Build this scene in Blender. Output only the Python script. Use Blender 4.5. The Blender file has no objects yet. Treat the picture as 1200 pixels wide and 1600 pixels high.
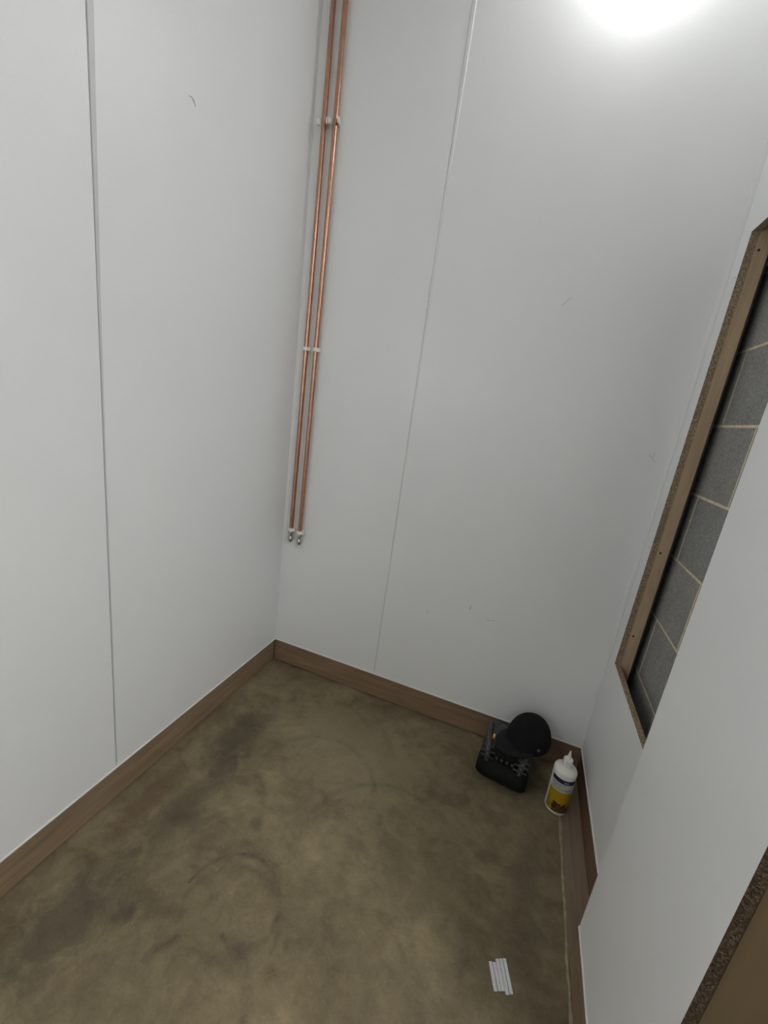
import bpy, bmesh, math, random
from mathutils import Vector, Matrix, Euler
random.seed(7)
S = bpy.context.scene
C = S.collection
PI = math.pi

# ------------------------------------------------------------------ camera
cam_d = bpy.data.cameras.new('camera')
cam = bpy.data.objects.new('camera', cam_d)
C.objects.link(cam)
F_PX = 639.696
cam_d.sensor_fit = 'VERTICAL'
cam_d.sensor_height = 24.0
cam_d.lens = 24.0 * F_PX / 1600.0
cam_d.clip_start = 0.02
YAW, PITCH, ROLL = 0.320678, 1.316355, 0.137667
Mr = Matrix.Rotation(YAW, 4, 'Z') @ Matrix.Rotation(PITCH, 4, 'X') @ Matrix.Rotation(ROLL, 4, 'Z')
cam.matrix_world = Matrix.Translation((1.13804, -1.79209, 1.5)) @ Mr
S.camera = cam

# ------------------------------------------------------------------ world, exposure, lamp powers
w = bpy.data.worlds.new('world')
S.world = w
w.use_nodes = True
w.node_tree.nodes['Background'].inputs[0].default_value = (0.5, 0.52, 0.55, 1)
w.node_tree.nodes['Background'].inputs[1].default_value = 0.02
S.view_settings.view_transform = 'Standard'
S.view_settings.look = 'None'
S.view_settings.gamma = 1.0
S.view_settings.use_curve_mapping = False
S.view_settings.exposure = 0.0
LAMP_POS = (1.18, -0.085, 3.00)
LAMP_EMIT = 28.0          # globe light close to the back wall, just above the frame
WALL_FILL_EMIT = 46.0          # added fill light, an unseen round bulkhead on the left wall behind the camera
SIDE_FILL_EMIT = 41.0          # added fill light, an unseen ceiling panel in the open space to the right
LIGHT_COL = (1.0, 1.0, 0.99)

# ------------------------------------------------------------------ helpers
def link(name, bm, mats, parent=None, smooth=False, kind=None):
    me = bpy.data.meshes.new(name)
    bmesh.ops.recalc_face_normals(bm, faces=bm.faces)
    bm.to_mesh(me)
    bm.free()
    if not isinstance(mats, (list, tuple)):
        mats = [mats]
    for m in mats:
        me.materials.append(m)
    if smooth:
        for p in me.polygons:
            p.use_smooth = True
        try:
            me.set_sharp_from_angle(angle=math.radians(40))
        except Exception:
            pass
    o = bpy.data.objects.new(name, me)
    C.objects.link(o)
    if parent:
        o.parent = parent
    if kind:
        o['kind'] = kind
    return o

def thing(name, label, cat, loc, rotz=0.0, group=None):
    o = bpy.data.objects.new(name, None)
    C.objects.link(o)
    o.empty_display_size = 0.05
    o.location = loc
    o.rotation_euler = (0, 0, rotz)
    tag(o, label, cat, group)
    return o

def tag(o, label, cat, group=None):
    o['label'] = label
    o['category'] = cat
    if group:
        o['group'] = group
    return o

def box(bm, x0, x1, y0, y1, z0, z1, mi=0, M=None):
    vs = [bm.verts.new((x, y, z)) for x in (x0, x1) for y in (y0, y1) for z in (z0, z1)]
    if M is not None:
        for v in vs:
            v.co = M @ v.co
    idx = [(0, 1, 3, 2), (4, 6, 7, 5), (0, 4, 5, 1), (2, 3, 7, 6), (0, 2, 6, 4), (1, 5, 7, 3)]
    fs = []
    for q in idx:
        f = bm.faces.new([vs[i] for i in q])
        f.material_index = mi
        fs.append(f)
    return vs, fs

def bevel_all(bm, off, seg=1):
    bmesh.ops.bevel(bm, geom=list(bm.edges), offset=off, segments=seg, affect='EDGES', profile=0.5)

def box_obj(name, b, mat, parent=None, bev=0.0, kind=None, seg=1):
    bm = bmesh.new()
    box(bm, *b)
    if bev:
        bmesh.ops.recalc_face_normals(bm, faces=bm.faces)
        bevel_all(bm, bev, seg)
    return link(name, bm, mat, parent, kind=kind)

def prism(bm, poly, axis, a, b, mi=0):
    """poly = list of 2D points, extruded along axis between a and b"""
    def mk(p, t):
        if axis == 'x': return (t, p[0], p[1])
        if axis == 'y': return (p[0], t, p[1])
        return (p[0], p[1], t)
    A = [bm.verts.new(mk(p, a)) for p in poly]
    B = [bm.verts.new(mk(p, b)) for p in poly]
    n = len(poly)
    fs = [bm.faces.new(A), bm.faces.new(B[::-1])]
    for i in range(n):
        fs.append(bm.faces.new((A[i], A[(i + 1) % n], B[(i + 1) % n], B[i])))
    for f in fs:
        f.material_index = mi
    return fs

def tube(bm, pts, r, n=12, cap=True, mi=0):
    pts = [Vector(p) for p in pts]
    rs = r if isinstance(r, (list, tuple)) else [r] * len(pts)
    rings = []
    up = None
    for i, p in enumerate(pts):
        a = pts[max(i - 1, 0)]
        b = pts[min(i + 1, len(pts) - 1)]
        t = (b - a).normalized()
        if up is None:
            up = Vector((0, 0, 1)) if abs(t.z) < 0.9 else Vector((1, 0, 0))
        u = (up - t * up.dot(t)).normalized()
        v = t.cross(u)
        up = u
        rings.append([bm.verts.new(p + (u * math.cos(2 * PI * k / n) + v * math.sin(2 * PI * k / n)) * rs[i]) for k in range(n)])
    for i in range(len(rings) - 1):
        for k in range(n):
            f = bm.faces.new((rings[i][k], rings[i][(k + 1) % n], rings[i + 1][(k + 1) % n], rings[i + 1][k]))
            f.material_index = mi
    if cap:
        bm.faces.new(rings[0][::-1]).material_index = mi
        bm.faces.new(rings[-1]).material_index = mi

def lathe(bm, prof, n=32, c=(0, 0), mi=0):
    """prof = [(r,z)], around vertical axis"""
    rings = []
    for r, z in prof:
        if r < 1e-6:
            rings.append([bm.verts.new((c[0], c[1], z))])
        else:
            rings.append([bm.verts.new((c[0] + r * math.cos(2 * PI * k / n), c[1] + r * math.sin(2 * PI * k / n), z)) for k in range(n)])
    for i in range(len(rings) - 1):
        A, B = rings[i], rings[i + 1]
        for k in range(n):
            k2 = (k + 1) % n
            if len(A) == 1 and len(B) == 1: continue
            if len(A) == 1: f = bm.faces.new((A[0], B[k2], B[k]))
            elif len(B) == 1: f = bm.faces.new((A[k], A[k2], B[0]))
            else: f = bm.faces.new((A[k], A[k2], B[k2], B[k]))
            f.material_index = mi

# ------------------------------------------------------------------ materials
def new_mat(name):
    m = bpy.data.materials.new(name)
    m.use_nodes = True
    nt = m.node_tree
    return m, nt, nt.nodes['Principled BSDF']

def nd(nt, t, **kw):
    n = nt.nodes.new(t)
    for k, v in kw.items():
        if k.startswith('i_'):
            n.inputs[k[2:]].default_value = v
        else:
            setattr(n, k, v)
    return n

def pos(nt):
    return nt.nodes.new('ShaderNodeNewGeometry').outputs['Position']

def noise(nt, vec, scale, detail=4, rough=0.55, dist=0.0):
    n = nt.nodes.new('ShaderNodeTexNoise')
    n.inputs['Scale'].default_value = scale
    n.inputs['Detail'].default_value = detail
    n.inputs['Roughness'].default_value = rough
    n.inputs['Distortion'].default_value = dist
    nt.links.new(vec, n.inputs['Vector'])
    return n.outputs['Fac']

def ramp(nt, fac, stops):
    r = nt.nodes.new('ShaderNodeValToRGB')
    e = r.color_ramp.elements
    while len(e) < len(stops):
        e.new(0.5)
    for i, (p, c) in enumerate(stops):
        e[i].position = p
        e[i].color = (*c, 1) if len(c) == 3 else c
    nt.links.new(fac, r.inputs['Fac'])
    return r.outputs['Color']

def mix(nt, fac, a, b, mode='MIX'):
    n = nt.nodes.new('ShaderNodeMix')
    n.data_type = 'RGBA'
    n.blend_type = mode
    for s, v in ((n.inputs[0], fac), (n.inputs[6], a), (n.inputs[7], b)):
        if isinstance(v, (int, float)): s.default_value = v
        elif isinstance(v, tuple): s.default_value = (*v, 1) if len(v) == 3 else v
        else: nt.links.new(v, s)
    return n.outputs[2]

def math_n(nt, op, a, b=None, clamp=False):
    n = nt.nodes.new('ShaderNodeMath')
    n.operation = op
    n.use_clamp = clamp
    for i, v in enumerate((a, b)):
        if v is None: continue
        if isinstance(v, (int, float)): n.inputs[i].default_value = v
        else: nt.links.new(v, n.inputs[i])
    return n.outputs[0]

def bump(nt, b, h, strength=0.3, dist=0.002):
    n = nt.nodes.new('ShaderNodeBump')
    n.inputs['Strength'].default_value = strength
    n.inputs['Distance'].default_value = dist
    nt.links.new(h, n.inputs['Height'])
    nt.links.new(n.outputs[0], b.inputs['Normal'])

def scaled(nt, vec, s):
    m = nt.nodes.new('ShaderNodeMapping')
    m.inputs['Scale'].default_value = s
    nt.links.new(vec, m.inputs['Vector'])
    return m.outputs[0]

def simple(name, col, rough=0.5, metal=0.0, spec=0.5, var=0.0, scale=40):
    m, nt, b = new_mat(name)
    b.inputs['Base Color'].default_value = (*col, 1)
    b.inputs['Roughness'].default_value = rough
    b.inputs['Metallic'].default_value = metal
    b.inputs['Specular IOR Level'].default_value = spec
    if var:
        f = noise(nt, pos(nt), scale)
        lo = tuple(c * (1 - var) for c in col)
        hi = tuple(min(1, c * (1 + var)) for c in col)
        nt.links.new(ramp(nt, f, [(0.3, lo), (0.7, hi)]), b.inputs['Base Color'])
    return m

def wall_mat():
    m, nt, b = new_mat('white_panel_laminate')
    P = pos(nt)
    f = noise(nt, P, 1.6, 3)
    c = ramp(nt, f, [(0.3, (0.775, 0.785, 0.785)), (0.7, (0.805, 0.812, 0.81))])
    g = noise(nt, P, 260, 2)
    c = mix(nt, 0.05, c, ramp(nt, g, [(0.35, (0.3, 0.3, 0.3)), (0.65, (1, 1, 1))]), 'OVERLAY')
    nt.links.new(c, b.inputs['Base Color'])
    r = ramp(nt, noise(nt, P, 3.0, 4), [(0.3, (0.34,) * 3), (0.7, (0.44,) * 3)])
    nt.links.new(r, b.inputs['Roughness'])
    b.inputs['Specular IOR Level'].default_value = 0.5
    bump(nt, b, noise(nt, P, 420, 2), 0.12, 0.0006)
    return m

def floor_mat():
    m, nt, b = new_mat('dusty_screed')
    P = pos(nt)
    a = noise(nt, P, 3.2, 6, 0.58, 0.5)
    c = ramp(nt, a, [(0.30, (0.112, 0.088, 0.052)), (0.44, (0.165, 0.133, 0.078)), (0.56, (0.192, 0.156, 0.092)), (0.72, (0.250, 0.206, 0.124))])
    # trowel sweeps: soft arcs
    sw = noise(nt, scaled(nt, P, (1.0, 1.5, 1)), 7.0, 6, 0.60, 0.9)
    c = mix(nt, 0.55, c, ramp(nt, sw, [(0.34, (0.34, 0.32, 0.31)), (0.46, (0.49, 0.49, 0.49)), (0.56, (0.52, 0.52, 0.52)), (0.66, (0.64, 0.64, 0.62))]), 'OVERLAY')
    md = noise(nt, P, 17, 6, 0.66, 0.6)
    c = mix(nt, 0.55, c, ramp(nt, md, [(0.36, (0.38, 0.37, 0.36)), (0.50, (0.5, 0.5, 0.5)), (0.64, (0.61, 0.61, 0.60))]), 'OVERLAY')
    # greyer, damper band that follows the left wall
    sep = nt.nodes.new('ShaderNodeSeparateXYZ')
    nt.links.new(P, sep.inputs[0])
    x, y = sep.outputs[0], sep.outputs[1]
    def blob(cx, cy, sx, sy, ang=0.0, nz=0.5):
        mp = nt.nodes.new('ShaderNodeMapping')
        mp.vector_type = 'TEXTURE'
        mp.inputs['Location'].default_value = (cx, cy, 0)
        mp.inputs['Rotation'].default_value = (0, 0, ang)
        mp.inputs['Scale'].default_value = (sx, sy, 1)
        nt.links.new(P, mp.inputs['Vector'])
        ln = nt.nodes.new('ShaderNodeVectorMath'); ln.operation = 'LENGTH'
        nt.links.new(mp.outputs[0], ln.inputs[0])
        d = math_n(nt, 'ADD', ln.outputs['Value'], math_n(nt, 'MULTIPLY', math_n(nt, 'SUBTRACT', wob, 0.5), nz * 4.2))
        mr = nt.nodes.new('ShaderNodeMapRange')
        mr.inputs[1].default_value = 1.05; mr.inputs[2].default_value = 0.35
        nt.links.new(d, mr.inputs[0])
        return mr.outputs[0]
    wob = noise(nt, P, 11, 8, 0.7, 0.8)
    # stains: (centre, size, angle, amount, colour)
    stains = [(0.20, -0.52, 0.12, 0.26, -0.08, 0.62, (0.063, 0.052, 0.038)),
              (0.235, -0.85, 0.07, 0.24, -0.15, 0.55, (0.071, 0.056, 0.038)),
              (0.20, -1.27, 0.13, 0.24, -0.15, 0.60, (0.055, 0.043, 0.031)),
              (0.33, -1.19, 0.035, 0.035, 0, 0.55, (0.054, 0.043, 0.035)),
              (0.10, -0.95, 0.055, 0.24, 0.0, 0.55, (0.112, 0.071, 0.042)),
              (0.05, -1.40, 0.08, 0.16, 0.0, 0.45, (0.094, 0.058, 0.035)),
              (0.66, -1.14, 0.10, 0.035, 0.7, 0.45, (0.079, 0.061, 0.042)),
              (0.50, -0.82, 0.03, 0.045, 0.5, 0.50, (0.079, 0.063, 0.042)),
              (0.80, -0.25, 0.09, 0.022, -0.9, 0.50, (0.090, 0.067, 0.043)),
              (0.29, -0.60, 0.03, 0.03, 0, 0.45, (0.072, 0.061, 0.045)),
              (1.43, -0.60, 0.05, 0.30, 0.0, 0.40, (0.079, 0.065, 0.045)),
              (1.12, -1.05, 0.22, 0.12, 0.4, 0.35, (0.097, 0.076, 0.050)),
              (0.33, -0.40, 0.09, 0.18, -0.3, 0.40, (0.223, 0.184, 0.108)),
              (0.70, -0.36, 0.50, 0.28, -0.15, 0.46, (0.275, 0.229, 0.140)),
              (0.55, -0.25, 0.18, 0.12, -0.4, 0.45, (0.216, 0.180, 0.108)),
              (0.375, -0.74, 0.05, 0.03, 0.6, 0.45, (0.209, 0.173, 0.105)),
              (0.345, -1.06, 0.07, 0.026, 1.1, 0.50, (0.216, 0.180, 0.105)),
              (0.43, -0.50, 0.04, 0.03, 0.6, 0.35, (0.216, 0.180, 0.105))]
    for cx, cy, sx, sy, an, am, col in stains:
        c = mix(nt, math_n(nt, 'MULTIPLY', blob(cx, cy, sx, sy, an), min(0.92, am * (1.25 if col[0] > 0.15 else 1.0))), c, col)
    # trowel arcs: rings around swing centres, kept to a sector by noise
    def arc(cx, cy, r, wd, am, y0):
        mp = nt.nodes.new('ShaderNodeMapping'); mp.vector_type = 'TEXTURE'
        mp.inputs['Location'].default_value = (cx, cy, 0)
        nt.links.new(P, mp.inputs['Vector'])
        ln = nt.nodes.new('ShaderNodeVectorMath'); ln.operation = 'LENGTH'
        nt.links.new(mp.outputs[0], ln.inputs[0])
        d = math_n(nt, 'ABSOLUTE', math_n(nt, 'SUBTRACT', ln.outputs['Value'], r))
        d = math_n(nt, 'ADD', d, math_n(nt, 'MULTIPLY', math_n(nt, 'SUBTRACT', wob, 0.5), 0.03))
        k = math_n(nt, 'SUBTRACT', 1.0, math_n(nt, 'DIVIDE', d, wd), True)
        sec = math_n(nt, 'GREATER_THAN', y, y0)
        brk = math_n(nt, 'MULTIPLY', math_n(nt, 'SUBTRACT', md, 0.40), 5.0, True)
        return math_n(nt, 'MULTIPLY', math_n(nt, 'MULTIPLY', math_n(nt, 'MULTIPLY', k, brk), sec), min(0.9, am * 1.7))
    c = mix(nt, arc(0.58, -1.06, 0.15, 0.010, 0.5, -1.06), c, (0.070, 0.056, 0.036))
    c = mix(nt, arc(0.60, -1.10, 0.155, 0.016, 0.35, -1.10), c, (0.085, 0.067, 0.043))
    c = mix(nt, arc(0.62, -1.28, 0.16, 0.022, 0.5, -1.25), c, (0.072, 0.056, 0.037))
    c = mix(nt, arc(0.95, -0.75, 0.30, 0.02, 0.25, -0.70), c, (0.078, 0.064, 0.042))
    c = mix(nt, arc(0.60, -0.60, 0.25, 0.02, 0.25, -0.58), c, (0.09, 0.07, 0.046))
    # fine grit
    g = noise(nt, P, 130, 3, 0.7)
    c = mix(nt, 0.35, c, ramp(nt, g, [(0.3, (0.36,) * 3), (0.7, (0.62,) * 3)]), 'OVERLAY')
    v = nt.nodes.new('ShaderNodeTexVoronoi'); v.inputs['Scale'].default_value = 34
    nt.links.new(P, v.inputs['Vector'])
    spot = math_n(nt, 'MULTIPLY', math_n(nt, 'LESS_THAN', v.outputs['Distance'], 0.055), math_n(nt, 'GREATER_THAN', noise(nt, P, 7, 2), 0.56))
    c = mix(nt, math_n(nt, 'MULTIPLY', spot, 0.5), c, (0.42, 0.38, 0.28))
    nt.links.new(c, b.inputs['Base Color'])
    b.inputs['Roughness'].default_value = 0.82
    b.inputs['Specular IOR Level'].default_value = 0.3
    h = math_n(nt, 'ADD', math_n(nt, 'MULTIPLY', sw, 1.2), math_n(nt, 'MULTIPLY', g, 0.3))
    bump(nt, b, h, 0.35, 0.004)
    return m

def wood_mat(name, lo, hi, axis=1, rough=0.65, var_scale=18):
    m, nt, b = new_mat(name)
    s = [1, 1, 1]
    s[axis] = 0.06
    P = pos(nt)
    f = noise(nt, scaled(nt, P, tuple(s)), var_scale * 3, 5, 0.6, 0.6)
    g = noise(nt, P, 5, 3)
    c = ramp(nt, f, [(0.3, lo), (0.7, hi)])
    c = mix(nt, 0.35, c, ramp(nt, g, [(0.3, (0.38, 0.4, 0.42)), (0.7, (0.6, 0.58, 0.56))]), 'OVERLAY')
    nt.links.new(c, b.inputs['Base Color'])
    b.inputs['Roughness'].default_value = rough
    b.inputs['Specular IOR Level'].default_value = 0.3
    bump(nt, b, f, 0.15, 0.001)
    return m

def chip_mat(name, cols, scale=140):
    m, nt, b = new_mat(name)
    P = pos(nt)
    v = nt.nodes.new('ShaderNodeTexVoronoi')
    v.inputs['Scale'].default_value = scale
    nt.links.new(P, v.inputs['Vector'])
    bw = nt.nodes.new('ShaderNodeRGBToBW')
    nt.links.new(v.outputs['Color'], bw.inputs[0])
    c = ramp(nt, bw.outputs[0], [(0.2, cols[0]), (0.5, cols[1]), (0.85, cols[2])])
    nt.links.new(c, b.inputs['Base Color'])
    b.inputs['Roughness'].default_value = 0.9
    b.inputs['Specular IOR Level'].default_value = 0.2
    bump(nt, b, v.outputs['Distance'], 0.5, 0.003)
    return m

def block_mat():
    m, nt, b = new_mat('concrete_block')
    P = pos(nt)
    oi = nt.nodes.new('ShaderNodeObjectInfo')
    base = ramp(nt, oi.outputs['Random'], [(0.0, (0.27, 0.27, 0.262)), (0.5, (0.31, 0.305, 0.29)), (1.0, (0.345, 0.345, 0.33))])
    c = mix(nt, 0.75, base, ramp(nt, noise(nt, P, 170, 4, 0.75), [(0.3, (0.22,) * 3), (0.5, (0.5,) * 3), (0.72, (0.8,) * 3)]), 'OVERLAY')
    c = mix(nt, 0.5, c, ramp(nt, noise(nt, P, 6, 4), [(0.3, (0.4,) * 3), (0.7, (0.6,) * 3)]), 'OVERLAY')
    nt.links.new(c, b.inputs['Base Color'])
    b.inputs['Roughness'].default_value = 0.95
    b.inputs['Specular IOR Level'].default_value = 0.15
    bump(nt, b, noise(nt, P, 220, 3, 0.7), 0.5, 0.003)
    return m

M_wall = wall_mat()
M_floor = floor_mat()
M_skirt = wood_mat('dusty_brown_skirting', (0.200, 0.134, 0.080), (0.295, 0.210, 0.130), axis=1, rough=0.7)
M_skirt_shaded = wood_mat('shaded_reddish_skirting', (0.135, 0.078, 0.050), (0.195, 0.120, 0.080), axis=1, rough=0.7)  # redder skirting brown, darkened to paint in the shade along the right wall
M_skirt_b = wood_mat('dusty_brown_skirting_back', (0.195, 0.124, 0.074), (0.285, 0.190, 0.116), axis=0, rough=0.7)
M_sole = wood_mat('dusty_sole_plate', (0.190, 0.136, 0.094), (0.259, 0.193, 0.140), axis=1, rough=0.8)
M_stud = wood_mat('planed_stud', (0.409, 0.297, 0.191), (0.541, 0.409, 0.270), axis=2, rough=0.7)
M_jamb = wood_mat('brown_jamb_board', (0.078, 0.052, 0.024), (0.105, 0.073, 0.036), axis=2, rough=0.75, var_scale=8)
M_chip = chip_mat('chipboard_edge', ((0.20, 0.15, 0.095), (0.31, 0.24, 0.155), (0.46, 0.37, 0.245)), 300)
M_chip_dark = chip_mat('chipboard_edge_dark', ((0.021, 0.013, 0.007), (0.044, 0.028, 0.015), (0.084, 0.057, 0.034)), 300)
M_block = block_mat()
M_mortar = simple('mortar', (0.66, 0.58, 0.40), 0.95, var=0.22, scale=60)
M_bead = simple('white_edge_bead', (0.70, 0.70, 0.68), 0.45)
M_joint = simple('joint_strip_grey', (0.60, 0.605, 0.605), 0.4)
M_gap = simple('dark_gap', (0.05, 0.045, 0.04), 0.9)
M_copper = simple('copper', (0.53, 0.285, 0.195), 0.27, 1.0, var=0.12, scale=25)
M_chrome = simple('chrome', (0.55, 0.54, 0.50), 0.18, 1.0)
M_clip = simple('white_clip_plastic', (0.80, 0.79, 0.75), 0.4)
M_ceil = simple('white_ceiling', (0.8, 0.8, 0.79), 0.8)
M_scuff = simple('pencil_scuff', (0.20, 0.20, 0.19), 0.9)
M_scuff_l = simple('pale_scuff', (0.45, 0.45, 0.44), 0.9)
M_gap_shade = simple('black_gap_shade', (0.02, 0.02, 0.022), 0.7)  # black that paints the shade between stud and blocks
M_screw = simple('screw_hole', (0.03, 0.025, 0.02), 0.6)
M_blackpl = simple('black_plastic', (0.006, 0.006, 0.0065), 0.7, spec=0.2, var=0.15)
M_greypl = simple('dark_grey_plastic', (0.043, 0.045, 0.043), 0.45, var=0.2)
M_cap = simple('black_cap_cloth', (0.008, 0.0085, 0.0095), 0.9, spec=0.2, var=0.3, scale=300)
M_brim = simple('black_brim_cloth', (0.013, 0.0135, 0.0145), 0.85, spec=0.25, var=0.2, scale=300)
M_amber = simple('amber_plastic', (0.60, 0.33, 0.05), 0.4)
M_badge = simple('blue_grey_badge', (0.06, 0.085, 0.12), 0.4)
M_bottle = simple('white_bottle_plastic', (0.77, 0.76, 0.70), 0.35)
M_navy = simple('label_navy', (0.010, 0.013, 0.042), 0.35)
M_lab = simple('label_white', (0.52, 0.51, 0.50), 0.4)
M_yel = simple('label_yellow', (0.42, 0.245, 0.006), 0.4, var=0.12, scale=90)
M_olive = simple('label_olive', (0.22, 0.19, 0.010), 0.4)
M_brown = simple('label_brown', (0.095, 0.05, 0.012), 0.4, var=0.3, scale=150)
M_ink = simple('label_ink', (0.15, 0.135, 0.17), 0.5)
M_inkd = simple('label_dark', (0.018, 0.012, 0.006), 0.5)
M_white_strip = simple('white_upvc_strip', (0.66, 0.66, 0.68), 0.45, var=0.08, scale=120)

def emit_mat(name, col, st):
    m = bpy.data.materials.new(name); m.use_nodes = True
    nt = m.node_tree
    nt.nodes.remove(nt.nodes['Principled BSDF'])
    e = nt.nodes.new('ShaderNodeEmission')
    e.inputs[0].default_value = (*col, 1); e.inputs[1].default_value = st
    nt.links.new(e.outputs[0], nt.nodes['Material Output'].inputs[0])
    return m

# ------------------------------------------------------------------ setting
W = 1.6234           # width of the back wall
HS = 0.1353          # underside of the wall panels / top of the skirting
CEIL = 3.16
YB = -3.30           # wall behind the camera
XN = 1.549           # face of the boxed-out panel on the near right
YN0, YN1 = -0.749, -1.187
X2 = 1.80            # end of the boxing's jamb
X3 = 3.30            # far right wall of the space behind the boxing

box_obj('floor', (-0.06, 3.4, YB - 0.06, 0.48, -0.08, 0.0), M_floor, kind='structure')
box_obj('ceiling', (-0.06, 3.4, YB - 0.06, 0.48, CEIL, CEIL + 0.06), M_ceil, kind='structure')

# left wall: core, two panels, joint strip, bead
wl = box_obj('wall_left', (-0.06, -0.018, YB, 0.30, 0.0, CEIL), M_gap, kind='structure')
YS = -0.9576
box_obj('panel', (-0.018, 0.0, YS, 0.0, HS, CEIL), M_wall, wl, 0.001)
box_obj('panel', (-0.018, 0.0, YB, YS - 0.0026, HS, CEIL), M_wall, wl, 0.001)
def strip_left():
    bm = bmesh.new()
    # narrow cover strip that tapers downwards
    prof = [(0.16, 0.0025, 0.0022), (1.2, 0.0030, 0.002), (1.65, 0.0055, 0.0025), (2.0, 0.010, 0.0032), (2.29, 0.0145, 0.004), (CEIL, 0.020, 0.005)]
    prev = None
    for z, wd, t in prof:
        ring = [bm.verts.new(c) for c in ((-0.012, YS - 0.0014, z), (t, YS - 0.0012, z), (t * 0.8, YS - 0.001 + wd, z), (-0.002, YS - 0.0005 + wd, z))]
        if prev:
            for k in range(4):
                bm.faces.new((prev[k], prev[(k + 1) % 4], ring[(k + 1) % 4], ring[k]))
        else:
            bm.faces.new(ring)
        prev = ring
    bm.faces.new(prev)
    return link('joint_strip', bm, M_joint, wl)
strip_left()
bead = box_obj('edge_bead', (-0.010, 0.0035, YB, 0.0, HS - 0.001, HS + 0.0065), M_bead, wl, 0.0015)

# back wall
wb = box_obj('wall_back', (-0.06, 1.705, 0.018, 0.06, 0.0, CEIL), M_gap, kind='structure')
XS = 0.6121
box_obj('panel', (-0.017, XS - 0.0035, 0.0, 0.018, HS, CEIL), M_wall, wb, 0.001)
box_obj('panel', (XS - 0.0005, W + 0.018, 0.0, 0.018, HS, CEIL), M_wall, wb, 0.001)
def strip_back():
    bm = bmesh.new()
    prof = [(0.145, 0.005, 0.0010), (1.2, 0.006, 0.0012), (1.9, 0.009, 0.002), (2.5, 0.013, 0.0034), (CEIL, 0.018, 0.0045)]
    prev = None
    for z, wd, t in prof:
        h = wd / 2
        ring = [bm.verts.new(c) for c in ((XS - 0.0022, 0.012, z), (XS - 0.0020, -t * 0.6, z), (XS - 0.002 + wd - 0.003, -t, z), (XS - 0.002 + wd, 0.002, z))]
        if prev:
            for k in range(4):
                bm.faces.new((prev[k], prev[(k + 1) % 4], ring[(k + 1) % 4], ring[k]))
        else:
            bm.faces.new(ring)
        prev = ring
    bm.faces.new(prev)
    return link('joint_strip', bm, M_wall, wb)
strip_back()
box_obj('corner_strip', (W - 0.013, W - 0.0002, -0.0014, 0.004, HS + 0.008, CEIL), M_wall, wb, 0.0007)
box_obj('edge_bead', (0.0, W, -0.0035, 0.010, HS - 0.001, HS + 0.0065), M_bead, wb, 0.0015)

# scuffs and hairlines on the back and left walls (flat marks, a fraction of a millimetre proud)
def scuff(parent, pts, r, m):
    bm = bmesh.new()
    tube(bm, pts, r, 5)
    return link('scuff_mark', bm, m, parent)
YF = -0.0002
scuff(wb, [(1.0215, YF, 0.664), (1.0255, YF, 0.652), (1.0205, YF, 0.640)], [0.0006, 0.0012, 0.0007], M_scuff)
scuff(wb, [(1.104, YF, 0.622), (1.112, YF, 0.616), (1.119, YF, 0.613)], [0.0008, 0.0012, 0.0008], M_scuff_l)
scuff(wb, [(1.128, YF, 0.618), (1.134, YF, 0.622)], [0.0012, 0.0016], M_scuff_l)
scuff(wb, [(1.128, YF, 1.945), (1.139, YF, 1.957), (1.151, YF, 1.972), (1.158, YF, 1.975)], 0.0009, M_scuff_l)
scuff(wb, [(1.548, YF, 1.450), (1.560, YF, 1.442), (1.574, YF, 1.428)], 0.0009, M_scuff_l)
scuff(wb, [(1.560, YF, 1.462), (1.566, YF, 1.452), (1.561, YF, 1.446)], 0.0007, M_scuff_l)
scuff(wb, [(0.826, YF, 0.563), (0.833, YF, 0.570), (0.829, YF, 0.580), (0.822, YF, 0.583)], 0.0007, M_scuff_l)
XF = 0.0002
scuff(wl, [(XF, -0.665, 2.282), (XF, -0.655, 2.285), (XF, -0.646, 2.276)], [0.001, 0.0016, 0.001], M_scuff_l)
scuff(wl, [(XF, -0.648, 2.286), (XF, -0.640, 2.270)], 0.0012, M_scuff_l)

# right wall: panel with the opening, its cut chipboard edges showing
OY0, OY1, OZ0, OZ1 = -0.700, -0.083, 0.629, 2.158
def panel_with_hole():
    bm = bmesh.new()
    xs = (W, W + 0.020)
    out = [(YN0 - 0.02, HS), (0.0, HS), (0.0, CEIL), (YN0 - 0.02, CEIL)]
    inn = [(OY0, OZ0), (OY1, OZ0), (OY1, OZ1), (OY0, OZ1)]
    V = {}
    for xi, x in enumerate(xs):
        for i, p in enumerate(out): V['o', xi, i] = bm.verts.new((x, *p))
        for i, p in enumerate(inn): V['i', xi, i] = bm.verts.new((x, *p))
    for i in range(4):
        j = (i + 1) % 4
        for xi, m in ((0, 0), (1, 1)):
            f = bm.faces.new((V['o', xi, i], V['o', xi, j], V['i', xi, j], V['i', xi, i])); f.material_index = m
        f = bm.faces.new((V['i', 0, i], V['i', 0, j], V['i', 1, j], V['i', 1, i])); f.material_index = 1
        f = bm.faces.new((V['o', 0, i], V['o', 0, j], V['o', 1, j], V['o', 1, i])); f.material_index = 0
    return link('wall_right', bm, [M_wall, M_chip], kind='structure')
wr = panel_with_hole()
box_obj('edge_bead', (W - 0.0035, W + 0.008, YN0 - 0.02, 0.0, HS - 0.001, HS + 0.0065), M_bead, wr, 0.0015)
st = box_obj('stud', (W + 0.021, W + 0.0605, -0.0830, 0.010, 0.0, CEIL), M_stud, wr, 0.002)
box_obj('gap_shade_strip', (W + 0.0607, W + 0.0660, -0.0815, 0.010, 0.0, CEIL), M_gap_shade, wr)  # black strip added to stand in for shade in the gap behind the stud
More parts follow.
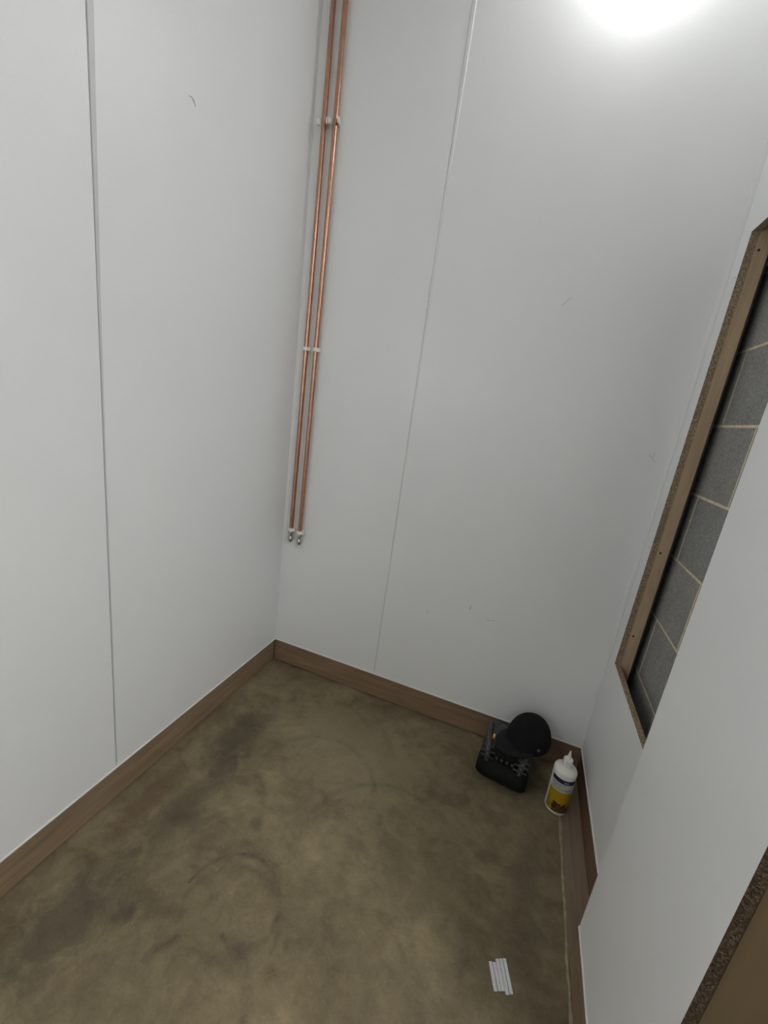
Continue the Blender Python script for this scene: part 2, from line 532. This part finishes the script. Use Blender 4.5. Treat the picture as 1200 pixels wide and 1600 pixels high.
for z in (2.108, 1.110, 0.762):
    bm = bmesh.new()
    tube(bm, [(W + 0.033, -0.0834, z), (W + 0.033, -0.080, z)], 0.0042, 10)
    link('screw_hole', bm, M_screw, st)
for y, z in ((-0.066, 2.035), (-0.062, 1.46), (-0.062, 1.118)):
    bm = bmesh.new()
    tube(bm, [(W - 0.0003, y, z), (W + 0.001, y, z)], 0.0026, 8)
    link('screw_head', bm, M_scuff, wr)

# outer block wall seen through the opening: mortar bed and single blocks
XB = 1.715
wo = box_obj('wall_outer', (XB + 0.0007, XB + 0.10, -1.10, 0.46, 0.0, CEIL), M_mortar, kind='structure')
BL, BH, JH, JV = 0.478, 0.2435, 0.0090, 0.0100
def block_mesh():
    bm = bmesh.new()
    box(bm, 0.0, 0.02, -BL / 2 + JV / 2, BL / 2 - JV / 2, JH / 2, BH - JH / 2)
    bmesh.ops.recalc_face_normals(bm, faces=bm.faces)
    es = [e for e in bm.edges if all(abs(v.co.x) < 1e-6 for v in e.verts)]
    bmesh.ops.bevel(bm, geom=es, offset=0.0008, segments=1, affect='EDGES')
    return bm
b0 = link('block', block_mesh(), M_block, wo)
first = True
Z0 = 0.607 - 2 * BH
for row in range(-1, 12):
    z = Z0 + row * BH
    if z < -0.01 or z + BH > CEIL: continue
    # odd courses have their upright joint at y = -0.078, the others half a block further on
    off = -0.078 if row % 2 == 0 else -0.078 - BL / 2
    for k in range(-3, 2):
        yc = off + BL / 2 + k * BL
        if yc + BL / 2 > 0.46 or yc - BL / 2 < -1.10: continue
        o = b0 if first else b0.copy()
        if not first:
            C.objects.link(o)
        first = False
        o.parent = wo
        o.location = (XB + random.uniform(-0.0008, 0.0), yc, z)
        o.rotation_euler = (random.uniform(-0.004, 0.004), 0, 0)

# boxed-out panel on the near right: face panel with raw chipboard edge, return, jamb stud
def near_panel():
    bm = bmesh.new()
    vs, fs = box(bm, XN, XN + 0.018, YN1, YN0, HS, CEIL)
    bm.faces.ensure_lookup_table()
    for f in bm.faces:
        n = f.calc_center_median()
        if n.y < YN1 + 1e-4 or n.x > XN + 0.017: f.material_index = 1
    return link('wall_boxing', bm, [M_wall, M_chip_dark], kind='structure')
wn = near_panel()
box_obj('return_panel', (XN + 0.018, W, YN0 - 0.018, YN0, HS, CEIL), M_wall, wn)
box_obj('edge_bead', (XN - 0.003, XN + 0.008, YN1, YN0, HS - 0.001, HS + 0.0065), M_bead, wn, 0.0015)
box_obj('jamb_board', (XN + 0.0215, X2, YN1 + 0.006, YN1 + 0.045, 0.0, CEIL), M_jamb, wn, 0.002)
box_obj('wall_side', (X2, X3, YN1 + 0.02, YN1 + 0.07, 0.0, CEIL), M_wall, kind='structure')
box_obj('wall_far_right', (X3, X3 + 0.05, YB, YN1 + 0.07, 0.0, CEIL), M_wall, kind='structure')
box_obj('wall_front', (0.0, X3, YB - 0.05, YB, 0.0, CEIL), M_wall, kind='structure')

# skirting boards, a hair above the floor with a dark crack below
def skirting(name, b, m):
    return box_obj(name, b, m, None, 0.0015, 'structure')
skirting('baseboard_left', (-0.018, -0.004, YB, 0.0, 0.0055, HS), M_skirt)
skirting('baseboard_back', (-0.004, W + 0.02, 0.004, 0.018, 0.0055, HS), M_skirt_b)
skirting('baseboard_right', (W + 0.0075, W + 0.020, YN0 - 0.02, 0.004, 0.0055, HS), M_skirt_shaded)
skirting('baseboard_boxing', (XN + 0.004, XN + 0.018, YN1, YN0, 0.0055, HS), M_skirt)
# timber sole strip lying on the floor along the right wall and the ragged screed lip beside it
box_obj('trim_1', (XN + 0.0035, W + 0.0075, YN0 + 0.001, 0.004, 0.0, 0.004), M_sole, None, 0.0012, 'structure')
def lip():
    bm = bmesh.new()
    pts, rs = [], []
    y = 0.0
    r2 = random.Random(3)
    while y > YN1 - 0.1:
        pts.append((XN + 0.0005 + r2.uniform(-0.0022, 0.0018), y, 0.0))
        rs.append(0.0055 + r2.uniform(-0.0016, 0.0012))
        y -= 0.022
    tube(bm, pts, rs, 8)
    m, nt, b = new_mat('pale_screed_lip')
    f = noise(nt, pos(nt), 40, 4)
    nt.links.new(ramp(nt, f, [(0.35, (0.24, 0.195, 0.125)), (0.7, (0.36, 0.30, 0.20))]), b.inputs['Base Color'])
    b.inputs['Roughness'].default_value = 0.9
    return link('trim_2', bm, m, None, True, 'structure')
lip()

# ------------------------------------------------------------------ lamps
def globe():
    x, y, z = LAMP_POS
    t = thing('globe_light', 'white glass globe light on a short stem, close to the back wall', 'lamp', (x, y, CEIL))
    dz = z - CEIL
    bm = bmesh.new(); lathe(bm, [(0, -0.020), (0.04, -0.018), (0.055, -0.004), (0.055, 0.0), (0, 0.0)], 28)
    link('ceiling_rose', bm, M_clip, t, True)
    bm = bmesh.new(); lathe(bm, [(0, -0.018), (0.03, -0.018), (0.03, dz + 0.062), (0, dz + 0.062)], 20)
    link('stem', bm, M_clip, t, True)
    bm = bmesh.new()
    bmesh.ops.create_uvsphere(bm, u_segments=32, v_segments=18, radius=0.07, matrix=Matrix.Translation((0, 0, dz)))
    link('globe', bm, emit_mat('globe_glow', LIGHT_COL, LAMP_EMIT), t, True)
globe()
def ceiling_fill_panel(x, y, st, label):  # added fill lamp out of view, brightens the left wall from the right
    t = thing('fill_panel_light', label, 'lamp', (x, y, CEIL))
    bm = bmesh.new()
    box(bm, -0.31, 0.31, -0.31, 0.31, -0.02, 0.0)
    link('frame', bm, M_clip, t)
    bm = bmesh.new()
    box(bm, -0.29, 0.29, -0.29, 0.29, -0.024, -0.0205)
    link('diffuser', bm, emit_mat('fill_panel_glow', LIGHT_COL, st), t)
ceiling_fill_panel(2.60, -2.10, SIDE_FILL_EMIT, 'added unseen fill light, square white ceiling panel in the space to the right')

def bulkhead(y, z, st):  # added fill lamp out of view, brightens the panels on the right
    t = thing('fill_bulkhead_light', 'added unseen fill light, round white bulkhead on the left wall behind the viewpoint', 'lamp', (0.0, y, z))
    Rm = Matrix.Rotation(PI / 2, 3, 'Y')
    bm = bmesh.new()
    lathe(bm, [(0, 0.0), (0.165, 0.0), (0.165, 0.022), (0.155, 0.030), (0.142, 0.030), (0, 0.030)], 40)
    bmesh.ops.rotate(bm, verts=bm.verts, matrix=Rm)
    link('base_ring', bm, M_clip, t, True)
    bm = bmesh.new()
    lathe(bm, [(0.140 * math.cos(PI / 2 * i / 10), 0.030 + 0.055 * math.sin(PI / 2 * i / 10)) for i in range(10)] + [(0, 0.085)], 40)
    bmesh.ops.rotate(bm, verts=bm.verts, matrix=Rm)
    link('dome', bm, emit_mat('fill_dome_glow', LIGHT_COL, st), t, True)
bulkhead(-2.55, 1.90, WALL_FILL_EMIT)

# ------------------------------------------------------------------ copper pipes with clips and end valves
PIPE_Y = -0.021
def clip_closed(bm, z, r=0.011):
    """saddle clip: base block on the wall and a band round the pipe (pipe axis at origin, wall at +y)"""
    lathe(bm, [(r + 0.0003, z - 0.008), (r + 0.004, z - 0.008), (r + 0.004, z + 0.008), (r + 0.0003, z + 0.008), (r + 0.0003, z - 0.008)], 20)
    box(bm, -0.010, 0.010, r + 0.001, -PIPE_Y - 0.0002, z - 0.008, z + 0.008)
    box(bm, r + 0.003, r + 0.010, -0.006, 0.004, z - 0.008, z + 0.008)      # latch
def clip_open(bm, z, r=0.011):
    """open clip: two upright prongs beside the pipe on a base"""
    box(bm, -0.014, 0.014, r + 0.001, -PIPE_Y - 0.0002, z - 0.009, z + 0.009)
    for s in (-1, 1):
        Mx = Matrix.Translation((s * (r + 0.006), -0.002, z)) @ Matrix.Rotation(s * 0.30, 4, 'Z') @ Matrix.Rotation(0.2, 4, 'X')
        box(bm, -0.0025, 0.0025, -0.020, 0.018, -0.010, 0.010, 0, Mx)

def pipe(x, label, zend):
    t = thing('copper_pipe', label, 'pipe', (x, PIPE_Y, zend), 0, 'bare copper pipes in the corner')
    L = CEIL - zend
    r = 0.0105
    bm = bmesh.new()
    k = 24
    pts = [(0.0030 * math.sin(PI * i / k) , 0, 0.055 + (L - 0.056) * i / k) for i in range(k + 1)]
    tube(bm, pts, r, 20)
    link('tube', bm, M_copper, t, True)
    for z, op in ((0.062, False), (1.70 - zend, False), (2.578 - zend, True), (3.06 - zend, True)):
        bm = bmesh.new()
        (clip_open if op else clip_closed)(bm, z)
        bmesh.ops.translate(bm, verts=bm.verts, vec=(0.0030 * math.sin(PI * max(0, z - 0.055) / L), 0, 0))
        link('pipe_clip', bm, M_clip, t)
    bm = bmesh.new()
    lathe(bm, [(0, 0.056), (0.0125, 0.056), (0.0140, 0.052), (0.0140, 0.040), (0.0115, 0.037), (0.0095, 0.034), (0.0095, 0.024), (0.012, 0.020),
               (0.0135, 0.012), (0.0125, 0.002), (0.0075, -0.006), (0, -0.008)], 20)
    v = link('valve', bm, M_chrome, t, True)
    bm = bmesh.new()
    tube(bm, [(0, -0.010, 0.010), (0, -0.0165, 0.010)], [0.007, 0.006], 14)
    link('screw_face', bm, M_chrome, v, True)
    bm = bmesh.new()
    lathe(bm, [(0.0141, 0.050), (0.0158, 0.050), (0.0158, 0.042), (0.0141, 0.042), (0.0141, 0.050)], 6)
    link('hex_nut', bm, M_chrome, v)
pipe(0.0590, 'copper pipe nearest the room corner, ending in a chrome valve above the floor', 0.752)
pipe(0.1115, 'copper pipe further from the room corner, right one of the pair', 0.748)

# ------------------------------------------------------------------ black equipment case
def rbox(bm, x0, x1, y0, y1, z0, z1, bev, seg=3, taper=None, M=None):
    b2 = bmesh.new()
    box(b2, x0, x1, y0, y1, z0, z1)
    if taper:
        cx, cy = (x0 + x1) / 2, (y0 + y1) / 2
        for v in b2.verts:
            if v.co.z > (z0 + z1) / 2:
                v.co.x = cx + (v.co.x - cx) * taper[0]
                v.co.y = cy + (v.co.y - cy) * taper[1]
    bmesh.ops.recalc_face_normals(b2, faces=b2.faces)
    bevel_all(b2, bev, seg)
    if M is not None:
        bmesh.ops.transform(b2, matrix=M, verts=b2.verts)
    me = bpy.data.meshes.new('tmp')
    b2.to_mesh(me); b2.free()
    bm.from_mesh(me)
    bpy.data.meshes.remove(me)

def case():
    t = thing('equipment_case', 'black ridged plastic equipment case on the floor against the back wall, cap on top', 'case', (1.3135, -0.138, 0.0), -0.13)
    # body: shoulders set back above a rolled lower front
    bm = bmesh.new()
    rbox(bm, -0.104, 0.104, -0.075, 0.095, 0.004, 0.150, 0.016, 3, (0.93, 0.92))
    link('body', bm, M_greypl, t, True)
    # rolled front drum with shallow ridges
    bm = bmesh.new()
    n = 22
    prof = []
    for i in range(n + 1):
        u = -1 + 2 * i / n
        rr = 0.053 * (1 - abs(u) ** 6 * 0.28) - (0.0016 if i % 4 == 2 else 0)
        prof.append((u * 0.099, rr))
    tube(bm, [(px, -0.070, 0.057) for px, _ in prof], [r for _, r in prof], 24)
    link('front_drum', bm, M_blackpl, t, True)
    # arched side bumpers
    for s in (-1, 1):
        bm = bmesh.new()
        pts = [(s * 0.088, 0.060, 0.150), (s * 0.086, 0.015, 0.158), (s * 0.080, -0.035, 0.157), (s * 0.070, -0.072, 0.146), (s * 0.066, -0.095, 0.124), (s * 0.064, -0.104, 0.100)]
        tube(bm, pts, [0.010, 0.013, 0.014, 0.014, 0.012, 0.009], 12)
        bu = link('side_bumper', bm, M_greypl, t, True)
        for k in range(3):
            bm = bmesh.new()
            y = -0.074 - 0.014 * k
            z = 0.150 - 0.014 * k
            tube(bm, [(s * 0.040, y, z - 0.004), (s * 0.066, y - 0.009, z + 0.004), (s * 0.090, y, z - 0.004)], 0.004, 8)
            link('grip_ridge', bm, M_greypl, bu, True)
    # recessed dark centre panel with a row of small catches
    bm = bmesh.new()
    rbox(bm, -0.050, 0.050, -0.086, -0.020, 0.105, 0.151, 0.006, 2)
    link('centre_panel', bm, M_blackpl, t, True)
    for k in range(4):
        bm = bmesh.new()
        rbox(bm, -0.036 + 0.021 * k, -0.024 + 0.021 * k, -0.094, -0.084, 0.112, 0.124, 0.002, 1)
        link('catch', bm, M_greypl, t)
    # rear hinge bar and feet
    bm = bmesh.new()
    tube(bm, [(-0.080, 0.088, 0.140), (0.080, 0.088, 0.140)], 0.010, 12)
    link('hinge_bar', bm, M_greypl, t, True)
    for sx in (-1, 1):
        for y in (-0.055, 0.075):
            bm = bmesh.new()
            tube(bm, [(sx * 0.08, y, 0.0), (sx * 0.08, y, 0.008)], 0.012, 12)
            link('foot', bm, M_blackpl, t, True)
    bm = bmesh.new()
    rbox(bm, -0.066, -0.056, -0.022, -0.004, 0.158, 0.176, 0.002, 1, None, Matrix.Rotation(0.3, 4, 'X') @ Matrix.Translation((0, 0.03, 0.004)))
    link('amber_tab', bm, M_amber, t)['label'] = 'amber tab'
    t.scale = (1.06, 1.04, 1.0)
    return t
case()

# ------------------------------------------------------------------ baseball cap on the case
CAP_LOC, CAP_Z, CAP_TILT = (1.384, -0.120, 0.174), math.radians(-138), 0.05
def cap():
    t = thing('baseball_cap', 'black cloth cap with curved brim lying on the black case', 'cap', CAP_LOC, 0)
    t.rotation_euler = Euler((0, CAP_TILT, CAP_Z), 'XYZ')
    a, b, h = 0.100, 0.087, 0.116
    n, m = 36, 12
    bm = bmesh.new()
    rings = []
    for i in range(m + 1):
        u = i / m
        if i == m:
            rings.append([bm.verts.new((0, 0, h))]); continue
        an = u * PI / 2
        rad = math.cos(an) ** 0.78
        z = h * math.sin(an) ** 1.05
        ring = []
        for k in range(n):
            th = 2 * PI * k / n
            # six sewn panels: shallow seams
            seam = 1 - 0.012 * max(0, math.cos(6 * th)) ** 8 * math.cos(an)
            ring.append(bm.verts.new((a * rad * math.cos(th) * seam - 0.006 * math.sin(an), b * rad * math.sin(th) * seam, z)))
        rings.append(ring)
    for i in range(m):
        A, B = rings[i], rings[i + 1]
        for k in range(n):
            k2 = (k + 1) % n
            if len(B) == 1: bm.faces.new((A[k], A[k2], B[0]))
            else: bm.faces.new((A[k], A[k2], B[k2], B[k]))
    bm.faces.new(rings[0][::-1])
    link('crown', bm, M_cap, t, True)
    bm = bmesh.new()
    lathe(bm, [(0, h + 0.004), (0.005, h + 0.0035), (0.008, h), (0.006, h - 0.002)], 12, (-0.006, 0))
    link('top_button', bm, M_cap, t, True)
    # brim at +x, curved down at the sides, with thickness
    bm = bmesh.new()
    nu, nv = 18, 6
    def pt(u, v, dz):
        th = (u - 0.5) * 2 * 1.20
        bx, by = (a - 0.012) * math.cos(th), (b - 0.004) * math.sin(th)
        ex = (0.058 + 0.016 * math.cos(th)) * max(0.0, math.cos(th * 1.18)) ** 0.55
        x = bx + ex * v
        y = by * (1 + 0.05 * v)
        z = 0.012 - 0.10 * ex * v - 1.2 * y * y * (0.35 + 0.65 * v) + dz
        return bm.verts.new((x, y, z))
    top = [[pt(i / nu, j / nv, 0.0028) for j in range(nv + 1)] for i in range(nu + 1)]
    bot = [[pt(i / nu, j / nv, -0.0006) for j in range(nv + 1)] for i in range(nu + 1)]
    for i in range(nu):
        for j in range(nv):
            bm.faces.new((top[i][j], top[i + 1][j], top[i + 1][j + 1], top[i][j + 1]))
            bm.faces.new((bot[i][j], bot[i][j + 1], bot[i + 1][j + 1], bot[i + 1][j]))
        bm.faces.new((top[i][nv], top[i + 1][nv], bot[i + 1][nv], bot[i][nv]))
        bm.faces.new((top[i + 1][0], top[i][0], bot[i][0], bot[i + 1][0]))
    for i in (0, nu):
        for j in range(nv):
            bm.faces.new((top[i][j], top[i][j + 1], bot[i][j + 1], bot[i][j]))
    link('brim', bm, M_brim, t, True)
    # small badge on the side of the crown
    bm = bmesh.new()
    th = math.radians(78)
    p = Vector((a * 0.985 * math.cos(th), b * 0.985 * math.sin(th), 0.030))
    nrm = Vector((math.cos(th) / a, math.sin(th) / b, 0.0)).normalized()
    Mx = Matrix.Translation(p) @ nrm.to_track_quat('Z', 'Y').to_matrix().to_4x4()
    bmesh.ops.create_cone(bm, cap_ends=True, segments=14, radius1=0.0065, radius2=0.005, depth=0.006, matrix=Mx)
    link('side_badge', bm, M_badge, t)['label'] = 'small blue-grey badge'
    return t
cap()

# ------------------------------------------------------------------ white squeeze bottle with label
def bottle():
    R = 0.0438
    t = thing('glue_bottle', 'white squeezy bottle with navy and yellow label standing in the right corner', 'bottle', (1.5335, -0.2290, 0.004))
    t.rotation_euler = (0.0, -0.015, 0.0)
    bm = bmesh.new()
    lathe(bm, [(0, 0), (R - 0.004, 0), (R - 0.001, 0.002), (R, 0.006), (R, 0.188), (R - 0.0008, 0.1925), (R - 0.003, 0.1965), (R - 0.007, 0.1995), (0.026, 0.205), (0.0165, 0.208), (0.0155, 0.217), (0, 0.217)], 48)
    link('body', bm, M_bottle, t, True)
    bm = bmesh.new()
    lathe(bm, [(0, 0.214), (0.0178, 0.214), (0.0178, 0.237), (0.0168, 0.2395), (0.010, 0.2405), (0, 0.2405)], 32)
    cp = link('cap', bm, M_bottle, t, True)
    bm = bmesh.new()
    lathe(bm, [(0.0085, 0.2395), (0.0075, 0.245), (0.0045, 0.265), (0.0030, 0.270), (0.0026, 0.276), (0, 0.277)], 18)
    link('nozzle', bm, M_bottle, t, True)
    # wrap-round printed label: patches a hair proud of the body
    a_cam = math.atan2(-1.79 + 0.229, 1.138 - 1.5335)
    ac = a_cam + math.radians(10)
    def patch(name, a0, a1, z0, z1, m, off, parent=t, n=None):
        bm = bmesh.new()
        n = n or max(2, int(abs(a1 - a0) / 0.07))
        rr = R + off
        lo = [bm.verts.new((rr * math.cos(ac + a0 + (a1 - a0) * i / n), rr * math.sin(ac + a0 + (a1 - a0) * i / n), z0)) for i in range(n + 1)]
        hi = [bm.verts.new((v.co.x, v.co.y, z1)) for v in lo]
        for i in range(n):
            bm.faces.new((lo[i], lo[i + 1], hi[i + 1], hi[i]))
        return link(name, bm, m, parent, True)
    A0, A1 = math.radians(-64), math.radians(64)
    lab = patch('label', A0, A1, 0.012, 0.172, M_lab, 0.0003)
    patch('brand_band', A0, A1, 0.153, 0.172, M_navy, 0.0006, lab)
    # illegible white word on the navy band
    def words(z0, z1, spans, m, off):
        bm = bmesh.new()
        rnd = random.Random(int(z0 * 1e4))
        rr = R + off
        for s0, s1 in spans:
            x = s0
            while x < s1 - 0.02:
                wd = rnd.uniform(0.022, 0.04)
                g = rnd.choice(('bar', 'l', 'o'))
                segs = []
                h = z1 - z0
                if g == 'bar': segs = [(x, x + 0.010, 0, 1), (x, x + wd * 0.75, 0.42, 0.58)]
                elif g == 'l': segs = [(x, x + 0.010, 0, 0.75), (x + wd * 0.5, x + wd * 0.5 + 0.010, 0, 0.75), (x, x + wd * 0.6, 0.6, 0.75)]
                else: segs = [(x, x + 0.009, 0.05, 0.72), (x + wd * 0.6, x + wd * 0.6 + 0.009, 0.05, 0.72), (x, x + wd * 0.65, 0, 0.14), (x, x + wd * 0.65, 0.6, 0.75)]
                for u0, u1, q0, q1 in segs:
                    vs = [bm.verts.new((rr * math.cos(ac + u), rr * math.sin(ac + u), z0 + h * q)) for u, q in ((u0, q0), (u1, q0), (u1, q1), (u0, q1))]
                    bm.faces.new(vs)
                x += wd + 0.012
        return link('lettering', bm, m, lab)
    words(0.1575, 0.1675, [(0.02, 0.42)], M_lab, 0.0009)
    words(0.137, 0.1505, [(-0.95, -0.05), (0.02, 0.30)], M_ink, 0.0006)
    words(0.1195, 0.1335, [(-0.95, -0.10), (-0.02, 0.10), (0.18, 0.75)], M_ink, 0.0006)
    pic = patch('picture', A0, A1, 0.014, 0.113, M_yel, 0.0006, lab)
    pic['label'] = 'yellow picture panel'
    patch('picture_field', A0, math.radians(-28), 0.014, 0.052, M_olive, 0.0009, lab)
    patch('picture_board', math.radians(-26), A1, 0.014, 0.046, M_brown, 0.0009, lab)
    def blob(cx, cz, sx, sz, m, off=0.0013):
        bm = bmesh.new()
        rr = R + off
        vs = []
        for k in range(12):
            th = 2 * PI * k / 12
            u = cx + sx * math.cos(th); z = cz + sz * math.sin(th)
            vs.append(bm.verts.new((rr * math.cos(ac + u), rr * math.sin(ac + u), z)))
        bm.faces.new(vs)
        link('picture_shape', bm, m, lab)
    def shape(pts, m, off=0.0013):
        bm = bmesh.new()
        rr = R + off
        vs = [bm.verts.new((rr * math.cos(ac + u), rr * math.sin(ac + u), z)) for u, z in pts]
        bm.faces.new(vs)
        link('picture_shape', bm, m, lab)
    shape([(-0.46, 0.060), (-0.30, 0.064), (-0.06, 0.055), (-0.10, 0.046), (-0.30, 0.050), (-0.42, 0.052)], M_inkd)
    shape([(-0.50, 0.048), (-0.34, 0.050), (-0.18, 0.044), (-0.20, 0.032), (-0.38, 0.028), (-0.50, 0.034)], M_inkd)
    shape([(-0.06, 0.056), (0.20, 0.058), (0.22, 0.050), (-0.04, 0.046)], M_inkd)
    shape([(0.22, 0.046), (0.46, 0.058), (0.66, 0.060), (0.60, 0.046), (0.40, 0.036), (0.24, 0.036)], M_inkd)
    shape([(-1.08, 0.066), (-0.78, 0.072), (-0.70, 0.062), (-1.00, 0.050)], M_olive)
    return t
bottle()

# ------------------------------------------------------------------ white strips on the floor
def strips():
    # lower left corner, upper left corner in world: strips run from far to near
    d = Vector((0.0200, -0.0570, 0)).normalized()
    wv = Vector((-d.y, d.x, 0))
    wdt = 0.0108
    start = Vector((1.3282, -0.8554, 0.0))
    lens = [(0.000, 0.062), (0.001, 0.061), (-0.0075, 0.0600), (-0.009, 0.0665), (-0.0105, 0.0640)]
    names = ['first short white plastic strip at the left end of the row on the floor',
             'second white plastic strip from the left of the row on the floor',
             'middle white plastic strip of the five on the floor',
             'fourth white plastic strip from the left, reaching nearest the viewer',
             'fifth white plastic strip at the right end of the row on the floor']
    ang = math.atan2(d.y, d.x)
    for i, (s0, s1) in enumerate(lens):
        bm = bmesh.new()
        L = s1 - s0
        box(bm, 0, L, -wdt / 2 + 0.0007, wdt / 2 - 0.0007, 0.0, 0.0042)
        bmesh.ops.recalc_face_normals(bm, faces=bm.faces)
        bevel_all(bm, 0.0006, 1)
        o = link('plastic_strip', bm, M_white_strip)
        p = start + wv * (wdt * (i + 0.5)) + d * s0
        o.location = (p.x, p.y, 0.0003 + 0.0003 * (i % 2))
        o.rotation_euler = (0, 0, ang + (0.012 if i == 1 else -0.01 if i == 3 else 0))
        tag(o, names[i], 'strip', 'white plastic strips on the floor')
strips()
